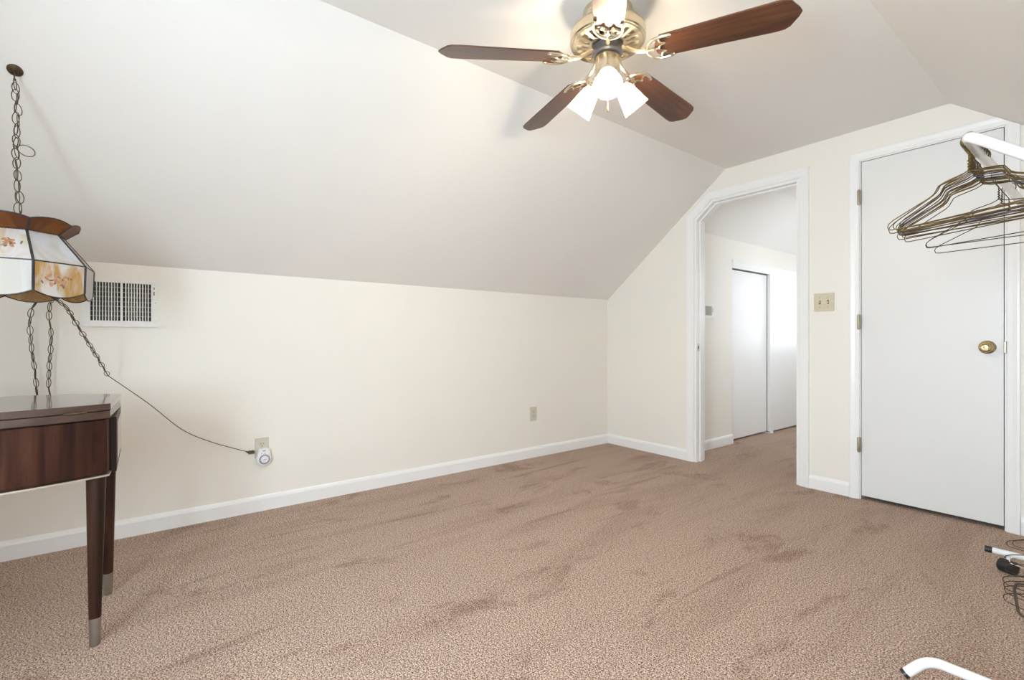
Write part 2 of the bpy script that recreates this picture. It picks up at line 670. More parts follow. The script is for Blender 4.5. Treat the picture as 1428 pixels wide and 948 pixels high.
m.box((1.75, HY1, 0), (HXR, HY1 + 0.1, 2.3))
m.box((0.95, HY1, 0), (1.75, HY1 + 0.1, 0.8))
m.box((0.95, HY1, 1.9), (1.75, HY1 + 0.1, 2.3))
struct(m.build('wall_hall_far', M['wall']))
m = MB()
hx2 = HX + (2.24 - HT) / SL
m.prism([(HX - 0.1, HT - SL * 0.1), (hx2, 2.24), (hx2, 2.34), (HX - 0.1, HT - SL * 0.1 + 0.12)], YB, HY1 + 0.1, XYZ)
m.prism([(hx2, 2.24), (HXR + 0.06, 2.24), (HXR + 0.06, 2.34), (hx2, 2.34)], YB, HY1 + 0.1, XYZ)
struct(m.build('ceiling_hall', M['ceil']))
# inside of the hall closet
m = MB()
m.box((0.1, HC0 - 0.06, 0), (HX - 0.1, HC0, HT))
m.box((0.1, HC1, 0), (HX - 0.1, HC1 + 0.06, HT))
m.box((0.04, HC0 - 0.06, 0), (0.1, HC1 + 0.06, HT))
m.box((0.04, HC0 - 0.06, HCZ + 0.08), (HX - 0.1, HC1 + 0.06, HT))
struct(m.build('wall_hall_closet', M['wall']))

# ---- windows out of the picture, the hall side one invented
def window(name, fn, a0, a1, b0, b1):
    root = bpy.data.objects.new(name, None)
    COL.objects.link(root)
    struct(root)
    m = MB()
    wd = 0.045
    for p in ([(a0, b0), (a1, b0), (a1, b0 + wd), (a0, b0 + wd)], [(a0, b1 - wd), (a1, b1 - wd), (a1, b1), (a0, b1)],
              [(a0, b0 + wd), (a0 + wd, b0 + wd), (a0 + wd, b1 - wd), (a0, b1 - wd)], [(a1 - wd, b0 + wd), (a1, b0 + wd), (a1, b1 - wd), (a1 - wd, b1 - wd)],
              [(a0 + wd, (b0 + b1) / 2 - 0.02), (a1 - wd, (b0 + b1) / 2 - 0.02), (a1 - wd, (b0 + b1) / 2 + 0.02), (a0 + wd, (b0 + b1) / 2 + 0.02)]):
        m.prism(p, 0.03, 0.07, fn)
    m.build('sash', M['trim'], root)
    m = MB()
    sweep_trim(m, [(a0, b0), (a0, b1), (a1, b1), (a1, b0)], [(0, 0), (0, -0.014), (0.055, -0.018), (0.06, 0)], fn)
    m.prism([(a0 - 0.08, b0 - 0.03), (a1 + 0.08, b0 - 0.03), (a1 + 0.08, b0), (a0 - 0.08, b0)], -0.05, 0.03, fn)
    m.build('casing', M['trim'], root)


window('window_1', lambda a, b, d: Vector((a, YG - d, b)), GX0, GX1, GZ0, GZ1)
window('window_2', lambda a, b, d: Vector((a, HY1 + d, b)), 0.95, 1.75, 0.8, 1.9)

window('window_added_for_fill', lambda a, b, d: Vector((HXR + d, a, b)), 4.5, 5.5, 0.9, 1.8)  # made-up window framing the added hall fill lamp

# ---- baseboards
BBP = [(0, 0), (0.013, 0), (0.013, 0.066), (0.009, 0.078), (0.004, 0.086), (0, 0.086)]


def baseboard(name, p0, p1, nrm):
    p0, p1, nrm = Vector((*p0, 0)), Vector((*p1, 0)), Vector((*nrm, 0))
    m = MB()
    m.hull([p0 + nrm * t + Vector((0, 0, z)) for t, z in BBP], [p1 + nrm * t + Vector((0, 0, z)) for t, z in BBP])
    return struct(m.build(name, M['trim']))


baseboard('baseboard_left', (0, YG), (0, YE), (1, 0))
CS = 0.060    # casing width
baseboard('baseboard_end', (0.013, YE), (DW0 - 0.004 - CS, YE), (0, -1))
baseboard('baseboard_middle', (DW1 + 0.003 + CS, YE), (DR0 - 0.004 - CS * 0.85, YE), (0, -1))
baseboard('baseboard_far', (DR1 + 0.004 + CS * 0.85, YE), (XR, YE), (0, -1))
baseboard('baseboard_right', (XR, YG), (XR, YE), (-1, 0))
baseboard('baseboard_hall', (HX, YB), (HX, HC0), (1, 0))
baseboard('baseboard_gable', (0.013, YG), (XR - 0.013, YG), (0, 1))

# ---- casings, jambs
NF = lambda a, b, v: Vector((a, YE - v, b))
PROF = [(0.004, 0), (0.004, 0.010), (0.012, 0.013), (0.030, 0.014), (0.050, 0.018), (CS, 0.018), (CS + 0.002, 0.016), (CS + 0.002, 0)]
PROF2 = [(u * 0.85, v) for u, v in PROF]
cut_n = Vector((-SL, 0, 1)).normalized()
m = MB()
sweep_trim(m, [(DW0, 0), (DW0, DWC), (DWCX, DWT), (DW1, DWT), (DW1, 0)], PROF, NF)
m.cut(Vector((0, 0, KZ - 0.002)), cut_n)
struct(m.build('trim_1', M['trim']), 'white casing around the clipped-corner doorway')
m = MB()
sweep_trim(m, [(DR0, 0), (DR0, DRT), (DR1, DRT), (DR1, 0)], PROF2, NF)
m.cut(Vector((CX2, 0, CZ - 0.002)), Vector((SL, 0, 1)).normalized())
struct(m.build('trim_2', M['trim']), 'white casing around the narrow door')
# doorway jamb and stop (in the thickness of the wall)
m = MB()
NFm = lambda a, b, v: Vector((a, v, b))
for prof in ([(-0.016, YE - 0.002), (0.001, YE - 0.002), (0.001, YB + 0.002), (-0.016, YB + 0.002)],
             [(-0.026, YE + 0.04), (-0.014, YE + 0.04), (-0.014, YE + 0.075), (-0.026, YE + 0.075)]):
    sweep_trim(m, [(DW0, 0), (DW0, DWC), (DWCX, DWT), (DW1, DWT), (DW1, 0)], prof, NFm)
# hall side casing
sweep_trim(m, [(DW0, 0), (DW0, DWC), (DWCX, DWT), (DW1, DWT), (DW1, 0)], [(0.004, YB), (0.004, YB + 0.013), (0.05, YB + 0.016), (0.05, YB)], NFm)
tr = struct(m.build('trim_3', M['trim']), 'white jamb lining the doorway')
m = MB()
m.box((DW0 + 0.0155, YE + 0.012, 0.875), (DW0 + 0.0185, YE + 0.034, 0.935))
m.build('strike_plate', M['nickel'], tr)
m = MB()
m.box((DW0 + 0.018, YE + 0.017, 0.892), (DW0 + 0.0192, YE + 0.028, 0.918))
m.build('strike_hole', M['dark'], tr)

# ---- narrow white door
door = bpy.data.objects.new('door_1', None)
COL.objects.link(door)
door.location = (DR0, YE, 0)
struct(door, 'plain white slab door with brass knob')
m = MB()
m.box((DR0 + 0.006, YE + 0.001, 0.022), (DR1 - 0.006, YE + 0.036, DRT - 0.006), 0.0015)
m.build('slab', M['door'], door)
m = MB()   # jamb edges either side of the slab
m.box((DR0 - 0.002, YE - 0.001, 0), (DR0 + 0.0025, YB, DRT))
m.box((DR1 - 0.0025, YE - 0.001, 0), (DR1 + 0.002, YB, DRT))
m.box((DR0, YE - 0.001, DRT - 0.0025), (DR1, YB, DRT + 0.002))
m.build('jamb', M['trim'], door)
for hz in (1.831, 1.075, 0.332):
    m = MB()
    m.lathe([(0, -0.047), (0.004, -0.046), (0.0058, -0.041), (0.0058, 0.041), (0.004, 0.046), (0, 0.047)], (DR0 - 0.001, YE - 0.0225, hz), (0, 0, 1), 10)
    m.box((DR0 - 0.011, YE - 0.019, hz - 0.042), (DR0 + 0.009, YE - 0.0165, hz + 0.042))
    m.box((DR0 - 0.0045, YE - 0.0185, hz - 0.042), (DR0 + 0.0035, YE + 0.002, hz + 0.042))
    for k in range(4):
        m.lathe([(0.0062, 0.0), (0.0062, 0.0012)], (DR0 - 0.001, YE - 0.0225, hz - 0.026 + k * 0.0172), (0, 0, 1), 10)
    m.build('hinge', M['hinge'], door, smooth=True)
kx, kz = 2.556, 0.929
m = MB()
m.lathe([(0, 0), (0.033, 0), (0.034, 0.003), (0.030, 0.007), (0.018, 0.009), (0.0115, 0.012), (0.0105, 0.026), (0.014, 0.030), (0.022, 0.033), (0.0265, 0.040),
         (0.0275, 0.047), (0.0265, 0.053), (0.0235, 0.0575), (0.019, 0.0585), (0.0175, 0.0565), (0.015, 0.0545), (0.010, 0.0548), (0, 0.055)],
        (kx, YE + 0.001, kz), (0, -1, 0), 32)
m.build('knob', M['brass'], door, smooth=True, angle=50)
m = MB()
m.box((DR1 - 0.004, YE - 0.0205, kz - 0.030), (DR1 + 0.006, YE - 0.009, kz + 0.030), 0.002)
m.build('strike_plate', M['hinge'], door)

# ---- sliding closet doors in the hall
def slider(name, y0, y1, x0, x1, label):
    m = MB()
    m.box((x0, y0, 0.018), (x1, y1, HCZ - 0.028 if x1 < 0.69 else HCZ - 0.006), 0.0015)
    return struct(m.build(name, M['slide'], origin=(x0, y0, 0)), label)


slider('door_2', HC0 + 0.003, 5.20, HX - 0.068, HX - 0.040, 'inner white sliding closet door in the hall')
slider('door_3', 5.13, 6.10, HX - 0.030, HX - 0.002, 'outer white sliding closet door in the hall')
m = MB()
m.box((HX - 0.09, HC0, HCZ - 0.004), (HX + 0.012, HC1, HCZ + 0.055), 0.002)
m.box((HX - 0.012, HC0, HCZ - 0.022), (HX + 0.006, HC1, HCZ - 0.002), 0.002)
struct(m.build('trim_4', M['trim']), 'white track fascia above the sliding doors')
m = MB()
m.box((HX - 0.075, 5.12, 0.0), (HX + 0.012, 5.17, 0.008), 0.002)
m.box((HX - 0.001, 5.12, 0.0), (HX + 0.010, 5.17, 0.024), 0.002)
g = m.build('floor_guide', M['white'], origin=(HX, 5.145, 0))
tag(g, 'small white floor guide between the hall sliding doors', 'door guide')


# ------------------------------------------------------------------ ceiling fan
FX, FY = 1.769, 1.434
FB = 2.062
fan = thing('ceiling_fan', 'brass ceiling fan with five walnut blades and three lit glass shades', 'ceiling fan', (FX, FY, CZ))
fo = Vector((FX, FY, 0))
m = MB()
m.lathe([(0.095, CZ), (0.095, CZ - 0.012), (0.088, CZ - 0.030), (0.080, CZ - 0.045), (0, CZ - 0.045)][::-1], fo, (0, 0, 1), 40)
m.build('canopy', M['fanbrass'], fan, smooth=True)
m = MB()
m.lathe([(0.0, 2.200), (0.078, 2.200), (0.080, 2.186), (0.112, 2.181), (0.134, 2.172), (0.142, 2.163), (0.145, 2.154), (0.145, 2.126), (0.141, 2.121), (0.134, 2.121),
         (0.128, 2.124), (0.0, 2.124)], fo, (0, 0, 1), 56)
m.build('motor_housing', M['fanbrass'], fan, smooth=True)
# slotted bottom plate
m = MB()
N = 20
r0, r1 = 0.066, 0.128
for k in range(N):
    a = 2 * PI * k / N
    wd0, wd1 = 2 * PI / N * 0.24, 2 * PI / N * 0.20
    A = [fo + Vector((r * math.cos(a + s), r * math.sin(a + s), zz)) for r, s, zz in ((r0, -wd0, 2.110), (r1, -wd1, 2.121), (r1, wd1, 2.121), (r0, wd0, 2.110))]
    m.hull(A, [p + Vector((0, 0, 0.006)) for p in A])
m.lathe([(0.050, 2.108), (0.070, 2.108), (0.072, 2.111), (0.072, 2.117), (0.050, 2.117)], fo, (0, 0, 1), 48, close=True)
m.lathe([(0.118, 2.117), (0.134, 2.117), (0.136, 2.122), (0.118, 2.124)], fo, (0, 0, 1), 48, close=True)
m.build('vented_plate', M['fanbrass'], fan, smooth=True, angle=30)
m = MB()
m.lathe([(0.0, 2.072), (0.052, 2.072), (0.058, 2.078), (0.060, 2.090), (0.060, 2.104), (0.050, 2.112), (0, 2.112)], fo, (0, 0, 1), 40)
m.build('flywheel', M['flywheel'], fan, smooth=True)
m = MB()
m.lathe([(0, 1.948), (0.018, 1.948), (0.030, 1.952), (0.042, 1.962), (0.047, 1.974), (0.047, 2.062), (0.044, 2.070), (0.0, 2.070)], fo, (0, 0, 1), 40)
m.build('switch_housing', M['fanbrass'], fan, smooth=True)

TH0 = math.radians(-47.8)
PITCH = math.radians(12)
outl = [(0.205, -0.052), (0.40, -0.058), (0.575, -0.064), (0.603, -0.062), (0.620, -0.052), (0.644, -0.018), (0.652, 0.0), (0.644, 0.018), (0.620, 0.052), (0.603, 0.062),
        (0.575, 0.064), (0.40, 0.058), (0.205, 0.052), (0.185, 0.030), (0.180, 0.0), (0.185, -0.030)]


def blade_frame(k):
    a = TH0 + 2 * PI * k / 5
    # pitched about its own length: the counter-clockwise edge hangs lower
    return Matrix.Translation(Vector((FX, FY, FB))) @ Matrix.Rotation(a, 4, 'Z') @ Matrix.Rotation(math.radians(2.0), 4, 'Y') @ Matrix.Rotation(-PITCH, 4, 'X')


blade_mesh = None
for k in range(5):
    B = blade_frame(k)
    if blade_mesh is None:
        m = MB()
        m.prism(outl, -0.003, 0.003, lambda a, b, d: Vector((a, b, d)))
        o = m.build('blade', M['blade'], bevel=0.0015)
        blade_mesh = o.data
    else:
        o = bpy.data.objects.new('blade', blade_mesh)
        COL.objects.link(o)
        b_ = o.modifiers.new('bevel', 'BEVEL')
        b_.width = 0.0015
        b_.segments = 2
    o.parent = fan
    o.matrix_local = Matrix.Translation(-Vector(fan.location)) @ B
    # scrolled iron holding the blade
    m = MB()
    Bt = B
    T = lambda x, y, z: Bt @ Vector((x, y, z))
    A = Matrix.Translation(Vector((FX, FY, 0))) @ Matrix.Rotation(TH0 + 2 * PI * k / 5, 4, 'Z')
    arm = [A @ Vector((0.052, 0, 2.090)), A @ Vector((0.075, 0, 2.082)), A @ Vector((0.105, 0, 2.062)), T(0.140, 0, -0.004), T(0.158, 0, -0.007)]
    m.tube(catmull(arm, 5), [0.010, 0.010, 0.010, 0.010, 0.010] + [0.009] * 20 if False else 0.0085, 8)
    for s in (-1, 1):
        m.tube(catmull([T(0.150, 0, -0.008), T(0.158, s * 0.020, -0.009), T(0.178, s * 0.042, -0.009), T(0.205, s * 0.050, -0.009), T(0.232, s * 0.049, -0.008), T(0.246, s * 0.045, -0.006)], 5), 0.0055, 7)
        m.tube(catmull([T(0.196, 0, -0.008), T(0.204, s * 0.012, -0.008), T(0.220, s * 0.018, -0.008), T(0.206, s * 0.026, -0.008), T(0.200, s * 0.048, -0.008)], 5), 0.0040, 6)
        m.lathe([(0, -0.005), (0.006, -0.004), (0.007, 0.0), (0, 0.001)], T(0.236, s * 0.046, -0.008), (Bt.to_3x3() @ Vector((0, 0, 1))), 10)
    m.tube(catmull([T(0.150, 0, -0.008), T(0.175, 0, -0.009), T(0.200, 0, -0.008)], 5), 0.0045, 7)
    m.lathe([(0, -0.006), (0.008, -0.004), (0.009, 0.0), (0, 0.001)], T(0.178, 0, -0.008), (Bt.to_3x3() @ Vector((0, 0, 1))), 10)
    m.build('blade_arm', M['fanbrass'], fan, smooth=True)

# light kit: three bell shades
for k in range(3):
    a = math.radians(-48) + 2 * PI * k / 3
    rad = Vector((math.cos(a), math.sin(a), 0))
    nk = fo + rad * 0.056 + Vector((0, 0, 1.978))
    ax = (rad * 0.66 + Vector((0, 0, -0.75))).normalized()
    m = MB()
    m.tube(catmull([fo + rad * 0.040 + Vector((0, 0, 2.008)), fo + rad * 0.058 + Vector((0, 0, 2.004)), nk + ax * -0.004], 6), 0.0075, 10)
    m.lathe([(0, -0.010), (0.014, -0.008), (0.021, 0.0), (0.0225, 0.012), (0.020, 0.018), (0, 0.018)], nk, ax, 24)
    m.build('light_arm', M['fanbrass'], fan, smooth=True)
    m = MB()
    prof = [(0.0205, 0.006), (0.024, 0.016), (0.031, 0.030), (0.037, 0.048), (0.042, 0.072), (0.047, 0.096), (0.0525, 0.118)]
    inner = [(r - 0.003, h) for r, h in prof][::-1]
    m.lathe(prof + inner, nk, ax, 32, close=True)
    sh = m.build('lamp_shade', M['lampglass'], fan, smooth=True, angle=60)
    sh['label'] = 'lit frosted glass bell shade'
    m = MB()
    m.lathe([(0, 0.018), (0.011, 0.020), (0.012, 0.034), (0.020, 0.052), (0.0235, 0.068), (0.020, 0.082), (0.010, 0.091), (0, 0.0925)], nk, ax, 20)
    m.build('bulb', M['bulb'], sh, smooth=True)
# pull chain
m = MB()
pc = fo + Vector((0.012, -0.012, 0))
for i in range(22):
    m.lathe([(0, -0.0016), (0.0014, 0), (0, 0.0016)], pc + Vector((0, 0, 1.946 - i * 0.0036)), (0, 0, 1), 6)
m.tube([pc + Vector((0, 0, 1.95)), pc + Vector((0, 0, 1.867))], 0.0006, 5)
pch = m.build('pull_chain', M['fanbrass'], fan)
m = MB()
m.lathe([(0, 0), (0.003, 0.001), (0.0045, 0.008), (0.003, 0.018), (0.0012, 0.022), (0, 0.023)], pc + Vector((0, 0, 1.846)), (0, 0, 1), 12)
m.build('pull_knob', M['bronze'], pch, smooth=True)


# ------------------------------------------------------------------ stained glass swag lamp
def link_pts(c, t, side, length, width, n=14):
    t, side = Vector(t).normalized(), Vector(side)
    side = (side - t * side.dot(t)).normalized()
    return [Vector(c) + t * (math.cos(2 * PI * i / n) * length / 2) + side * (math.sin(2 * PI * i / n) * width / 2) for i in range(n)]


def chain(m, pts, length=0.040, width=0.019, r=0.0014, jitter=0.35, twist=0.0):
    """oval links strung along a polyline"""
    pts = [Vector(p) for p in pts]
    seg = [(pts[i + 1] - pts[i]).length for i in range(len(pts) - 1)]
    tot = sum(seg)
    step = length - 3.0 * r
    n = max(1, int(tot / step))

    def at(d):
        for i, s in enumerate(seg):
            if d <= s or i == len(seg) - 1:
                return pts[i].lerp(pts[i + 1], min(1, d / s)), (pts[i + 1] - pts[i]).normalized()
            d -= s
    for i in range(n):
        p, t = at((i + 0.5) * tot / n)
        base = Vector((0.8, 0.6, 0)) if abs(t.z) > 0.4 else Vector((0, 0, 1))
        other = t.cross(base)
        ang = (PI / 2) * (i % 2) + PI / 4 + twist + random.uniform(-jitter, jitter)
        side = base * math.cos(ang) + other * math.sin(ang)
        tt = (t + Vector((random.uniform(-.12, .12), random.uniform(-.12, .12), 0))).normalized()
        m.tube(link_pts(p, tt, side, length, width), r, 6, closed=True)


LC = Vector((0.702, -0.337, 0))
HOOK = Vector((0.696, -0.345, KZ + SL * 0.696))
lamp = thing('swag_lamp', 'stained glass swag lamp with brown crown hanging above the walnut table', 'lamp', (LC.x, LC.y, 1.10))
NS = 8
A0 = math.radians(18)
Z_BOT, Z_SH, Z_NECK, Z_TOP = 1.128, 1.222, 1.328, 1.362
R_BOT, R_SH, R_NECK, R_TOP = 0.197, 0.200, 0.118, 0.158


def ringv(r, z, i):
    a = A0 + 2 * PI * i / NS
    return LC + Vector((r * math.cos(a), r * math.sin(a), z))


def bulge_edge(p, q, drop, n=8, ref=None):
    """points from p to q along a shallow arc"""
    res = []
    mid = (p + q) / 2
    od = (mid - ref).normalized()      # in the plane of the panel
    for i in range(n + 1):
        t = i / n
        s = 4 * t * (1 - t)
        res.append(p.lerp(q, t) + od * (drop * s))
    return res


def panel(name, pts, mat, label=None):
    c = sum(pts, Vector()) / len(pts)
    nrm = (pts[1] - pts[0]).cross(pts[-1] - pts[0]).normalized()
    m = MB()
    m.hull([p + nrm * 0.0012 for p in pts], [p - nrm * 0.0012 for p in pts])
    o = m.build(name, mat, lamp)
    o.data.materials.append(M['glass_inside'])
    for f in o.data.polygons:      # the amber inner face of the glass
        out = (f.center + world_of(lamp)) - LC
        if f.normal.x * out.x + f.normal.y * out.y < 0 and f.area > 4e-4:
            f.material_index = 1
    if label:
        o['label'] = label
    return o


def painted(pan, lo, hi, half):
    """a spray of brushed petals and leaves on the outside of a panel"""
    rnd = random.Random(int(lo.x * 1e5))
    v = (hi - lo)
    out = Vector((lo.x - LC.x, lo.y - LC.y, 0)).normalized()
    u = Vector((-out.y, out.x, 0))
    nrm = u.cross(v.normalized())
    if nrm.dot(out) < 0:
        nrm = -nrm
    c0 = lo + v * 0.5 + nrm * 0.0016
    for nm, mat, n, w_, h_ in (('petal_pattern', M['petal'], 17, 0.0085, 0.0045), ('leaf_pattern', M['petal_dark'], 8, 0.0075, 0.003)):
        m = MB()
        for k in range(n):
            du, dv = rnd.gauss(0, half * 0.42), rnd.gauss(-0.004 if nm == 'leaf_pattern' else 0.004, 0.010)
            a = rnd.uniform(0, PI)
            cc = c0 + u * max(-half, min(half, du)) + v.normalized() * max(-0.022, min(0.022, dv)) + nrm * rnd.uniform(0, 0.0002)
            s1_, s2_ = w_ * rnd.uniform(0.5, 1.1), h_ * rnd.uniform(0.5, 1.2)
            P = []
            for q in range(12):
                t = 2 * PI * q / 12
                e1, e2 = s1_ * math.cos(t), s2_ * math.sin(t) * (1 + 0.3 * math.cos(t))
                P.append(cc + u * (e1 * math.cos(a) - e2 * math.sin(a)) + v.normalized() * (e1 * math.sin(a) + e2 * math.cos(a)))
            m.hull([p - nrm * 0.0006 for p in P], P)
        m.build(nm, mat, pan)


lead = MB()
bead = MB()
for i in range(NS):
    sw = i % 2 == 0
    j = i + 1
    b0, b1 = ringv(R_BOT, Z_BOT, i), ringv(R_BOT, Z_BOT, j)
    s0, s1 = ringv(R_SH, Z_SH, i), ringv(R_SH, Z_SH, j)
    n0, n1 = ringv(R_NECK, Z_NECK, i), ringv(R_NECK, Z_NECK, j)
    t0, t1 = ringv(R_TOP, Z_TOP, i), ringv(R_TOP, Z_TOP, j)
    low = bulge_edge(b0, b1, 0.020, ref=(s0 + s1) / 2)
    lp = panel('lower_panel', [s1, s0] + low, M['glass_amber'] if sw else M['glass_white'], 'amber streaked glass panel painted with a flower' if sw else 'plain milky glass panel')
    up_ = panel('upper_panel', [s0, s1, n1, n0], M['glass_white'] if sw else M['glass_flower'], 'plain milky glass panel' if sw else 'milky glass panel painted with a flower')
    if sw:
        painted(lp, (b0 + b1) / 2 + Vector((0, 0, -0.014)), (s0 + s1) / 2, 0.052)
    else:
        painted(up_, (s0 + s1) / 2, (n0 + n1) / 2, 0.045)
    topc = bulge_edge(t0, t1, 0.016, ref=(n0 + n1) / 2)
    panel('crown_panel', [n0, n1] + topc[::-1], M['glass_brown'], 'brown glass crown panel')
    lead.tube(low, 0.0022, 6)
    lead.tube([s0, s1], 0.0026, 6)
    lead.tube([n0, n1], 0.0024, 6)
    lead.tube(topc, 0.0020, 6)
    lead.tube([n0, t0], 0.0034, 6)
    lead.tube([b0, s0], 0.0040, 8)
    lead.tube([s0, n0], 0.0038, 8)
    for (p, q) in ((b0, s0), (s0, n0), (n0, n1)):
        od = Vector((((p + q) / 2).x - LC.x, ((p + q) / 2).y - LC.y, 0)).normalized()
        L_ = (q - p).length
        n = int(L_ / 0.0062)
        for k in range(n):
            c = p.lerp(q, (k + 0.5) / n) + od * 0.0032
            bead.lathe([(0, -0.0026), (0.0024, 0), (0, 0.0026)], c, (q - p) + od * 0.004, 6)
lead.build('lead_came', M['lead'], lamp, smooth=True)
bead.build('beading', M['lead'], lamp, smooth=True)
# metal cap, socket and bulb inside
m = MB()
m.lathe([(0.0, Z_NECK + 0.008), (0.040, Z_NECK + 0.006), (0.075, Z_NECK + 0.001), (0.110, Z_NECK - 0.006), (0.110, Z_NECK - 0.009), (0.075, Z_NECK - 0.003), (0.0, Z_NECK + 0.002)], LC, (0, 0, 1), 32)
m.lathe([(0, Z_NECK + 0.006), (0.012, Z_NECK + 0.006), (0.012, Z_NECK + 0.022), (0.006, Z_NECK + 0.030), (0, Z_NECK + 0.031)], LC, (0, 0, 1), 16)
m.build('cap', M['bronze'], lamp, smooth=True)
m = MB()
m.lathe([(0, Z_NECK), (0.017, Z_NECK), (0.019, Z_NECK - 0.030), (0.017, Z_NECK - 0.060), (0, Z_NECK - 0.060)], LC, (0, 0, 1), 20)
m.build('socket', M['bronze'], lamp, smooth=True)
# doubled chain to the hook in the slope
m = MB()
top = HOOK + Vector((0, 0, -0.028))
bot = LC + Vector((0, 0, Z_NECK + 0.030))
chain(m, [top, bot], twist=0.2)
d2 = Vector((0.010, 0.008, 0))
chain(m, catmull([top + Vector((0, 0, -0.015)), top.lerp(bot, 0.25) + d2, top.lerp(bot, 0.5) - d2 * 0.4, top.lerp(bot, 0.8) + d2, bot + d2 * 0.8], 4), twist=0.9)
ring_c = top.lerp(bot, 0.47) + Vector((0.014, 0.026, -0.010))
m.tube(link_pts(ring_c, (0.55, 0.75, -0.45), (0.1, 0.3, 0.9), 0.062, 0.034, 20), 0.0014, 6, closed=True)
m.build('chain', M['bronze'], lamp, smooth=True)
# chain and cord running on to the wall socket
m = MB()
p_start = Vector((0.60, -0.285, 1.150))
run = catmull([LC + Vector((0, 0.0, 1.262)), p_start, Vector((0.50, -0.236, 1.095)), Vector((0.40, -0.215, 1.035)), Vector((0.24, -0.165, 0.905)), Vector((0.105, -0.128, 0.800))], 8)
chain(m, run[6:], twist=0.3)
m.build('swag_chain', M['bronze'], lamp, smooth=True)
m = MB()
cordp = run + catmull([Vector((0.105, -0.128, 0.800)), Vector((0.050, 0.02, 0.655)), Vector((0.024, 0.16, 0.505)), Vector((0.020, 0.28, 0.428)), Vector((0.022, 0.40, 0.372)), Vector((0.028, 0.466, 0.346))], 8)[1:]
m.tube(cordp, 0.0019, 7)
m.build('cord', M['cord'], lamp, smooth=True)
m = MB()
m.box((0.017, 0.462, 0.334), (0.039, 0.492, 0.352), 0.004)
m.tube([Vector((0.028, 0.452, 0.348)), Vector((0.028, 0.464, 0.345))], [0.003, 0.005], 8)
m.build('plug', M['cord'], lamp)

hk = MB()
sn = Vector((SL, 0, -1)).normalized()
hk.lathe([(0, 0), (0.021, 0), (0.020, 0.004), (0.012, 0.007), (0.004, 0.009), (0.003, 0.014), (0, 0.014)], HOOK + sn * 0.0005, sn, 20)
hk.tube(catmull([HOOK + sn * 0.012, HOOK + Vector((0.004, 0, -0.016)), HOOK + Vector((0.012, 0, -0.026)), HOOK + Vector((0.004, 0, -0.036)), HOOK + Vector((-0.008, 0, -0.028))], 5), 0.0022, 7)
hook = hk.build('ceiling_hook', M['bronze'], origin=HOOK, smooth=True)
tag(hook, 'dark bronze swag hook screwed into the sloping ceiling', 'hook')

# slack chain draped over a wall hook behind the lamp
wh = Vector((0.0, -0.318, 1.215))
m = MB()
m.lathe([(0, 0), (0.012, 0), (0.011, 0.003), (0.004, 0.005), (0, 0.005)], wh, (1, 0, 0), 16)
m.tube(catmull([wh + Vector((0.003, 0, 0)), wh + Vector((0.03, 0, -0.004)), wh + Vector((0.062, 0, -0.002)), wh + Vector((0.070, 0, 0.012))], 5), 0.0024, 7)
tag(m.build('wall_hook', M['bronze'], origin=wh, smooth=True), 'small bronze hook on the low wall behind the swag lamp', 'hook')
sc = thing('hanging_chain', 'slack bronze chain in two strands dangling behind the walnut table', 'chain', (0.06, -0.33, 0.0))
for ys in ([-0.330, -0.388, -0.392, -0.376, -0.372, -0.375], [-0.308, -0.333, -0.326, -0.334, -0.330, -0.33]):
    zs = [1.205, 1.10, 0.98, 0.80, 0.70, 0.605]
    m = MB()
    pp = catmull([Vector((0.055, y, z)) for y, z in zip(ys, zs)], 6)
    chain(m, pp, length=0.042, width=0.019, r=0.0015, twist=0.15)
    m.tube(pp, 0.0017, 6)
    m.build('strand', M['bronze'], sc, smooth=True)

# ------------------------------------------------------------------ sewing table
TZ = 0.764
TY0, TY1 = -0.082, -0.872
XF, XB = 1.010, 0.680
table = thing('sewing_table', 'dark walnut sewing table with bowed edges and tapered metal-tipped legs', 'table', (0.85, -0.48, 0))


def bow_outline(inset, fb=0.080, bb=0.150, n=14, rc=0.02):
    ymid, hl = (TY0 + TY1) / 2, (TY0 - TY1) / 2
    pf, pb = [], []
    for i in range(n + 1):
        t = -1 + 2 * i / n
        y = ymid + t * (hl - inset)
        pf.append((XF - inset + fb * (1 - t * t), y))
        pb.append((XB + inset - bb * (1 - t * t), y + 0.016 * (t + 1) / 2))
    return pf + pb[::-1]


V3 = lambda a, b, d: Vector((a, b, d))
m = MB()
m.prism(bow_outline(0.0), TZ - 0.022, TZ, V3)
m.build('top_leaf', M['walnut_top'], table, bevel=0.002)
m = MB()
m.prism(bow_outline(0.001), TZ - 0.0475, TZ - 0.0235, V3)
m.build('tabletop', M['walnut_top'], table, bevel=0.002)
m = MB()
m.prism(bow_outline(0.007), 0.536, TZ - 0.050, V3)
m.build('case', M['walnut'], table, bevel=0.008)
m = MB()
m.prism(bow_outline(0.004), 0.530, 0.5355, V3)
m.build('trim_strip', plain('satin_trim', (0.62, 0.58, 0.50), 0.3, 0.8), table)
m = MB()
m.prism(bow_outline(0.012), TZ - 0.050, TZ - 0.0475, V3)
m.build('shadow_gap', M['dark'], table)
# pull on the fold-over leaf
py = -0.165
pxx = XF + 0.080 * (1 - ((py - (TY0 + TY1) / 2) / ((TY0 - TY1) / 2)) ** 2)
m = MB()
m.tube(catmull([Vector((pxx + 0.001, py - 0.026, TZ - 0.0215)), Vector((pxx + 0.009, py - 0.018, TZ - 0.0215)), Vector((pxx + 0.006, py + 0.012, TZ - 0.0215)), Vector((pxx - 0.004, py + 0.026, TZ - 0.0215))], 5), 0.0035, 8)
m.build('leaf_pull', M['bronze'], table, smooth=True)
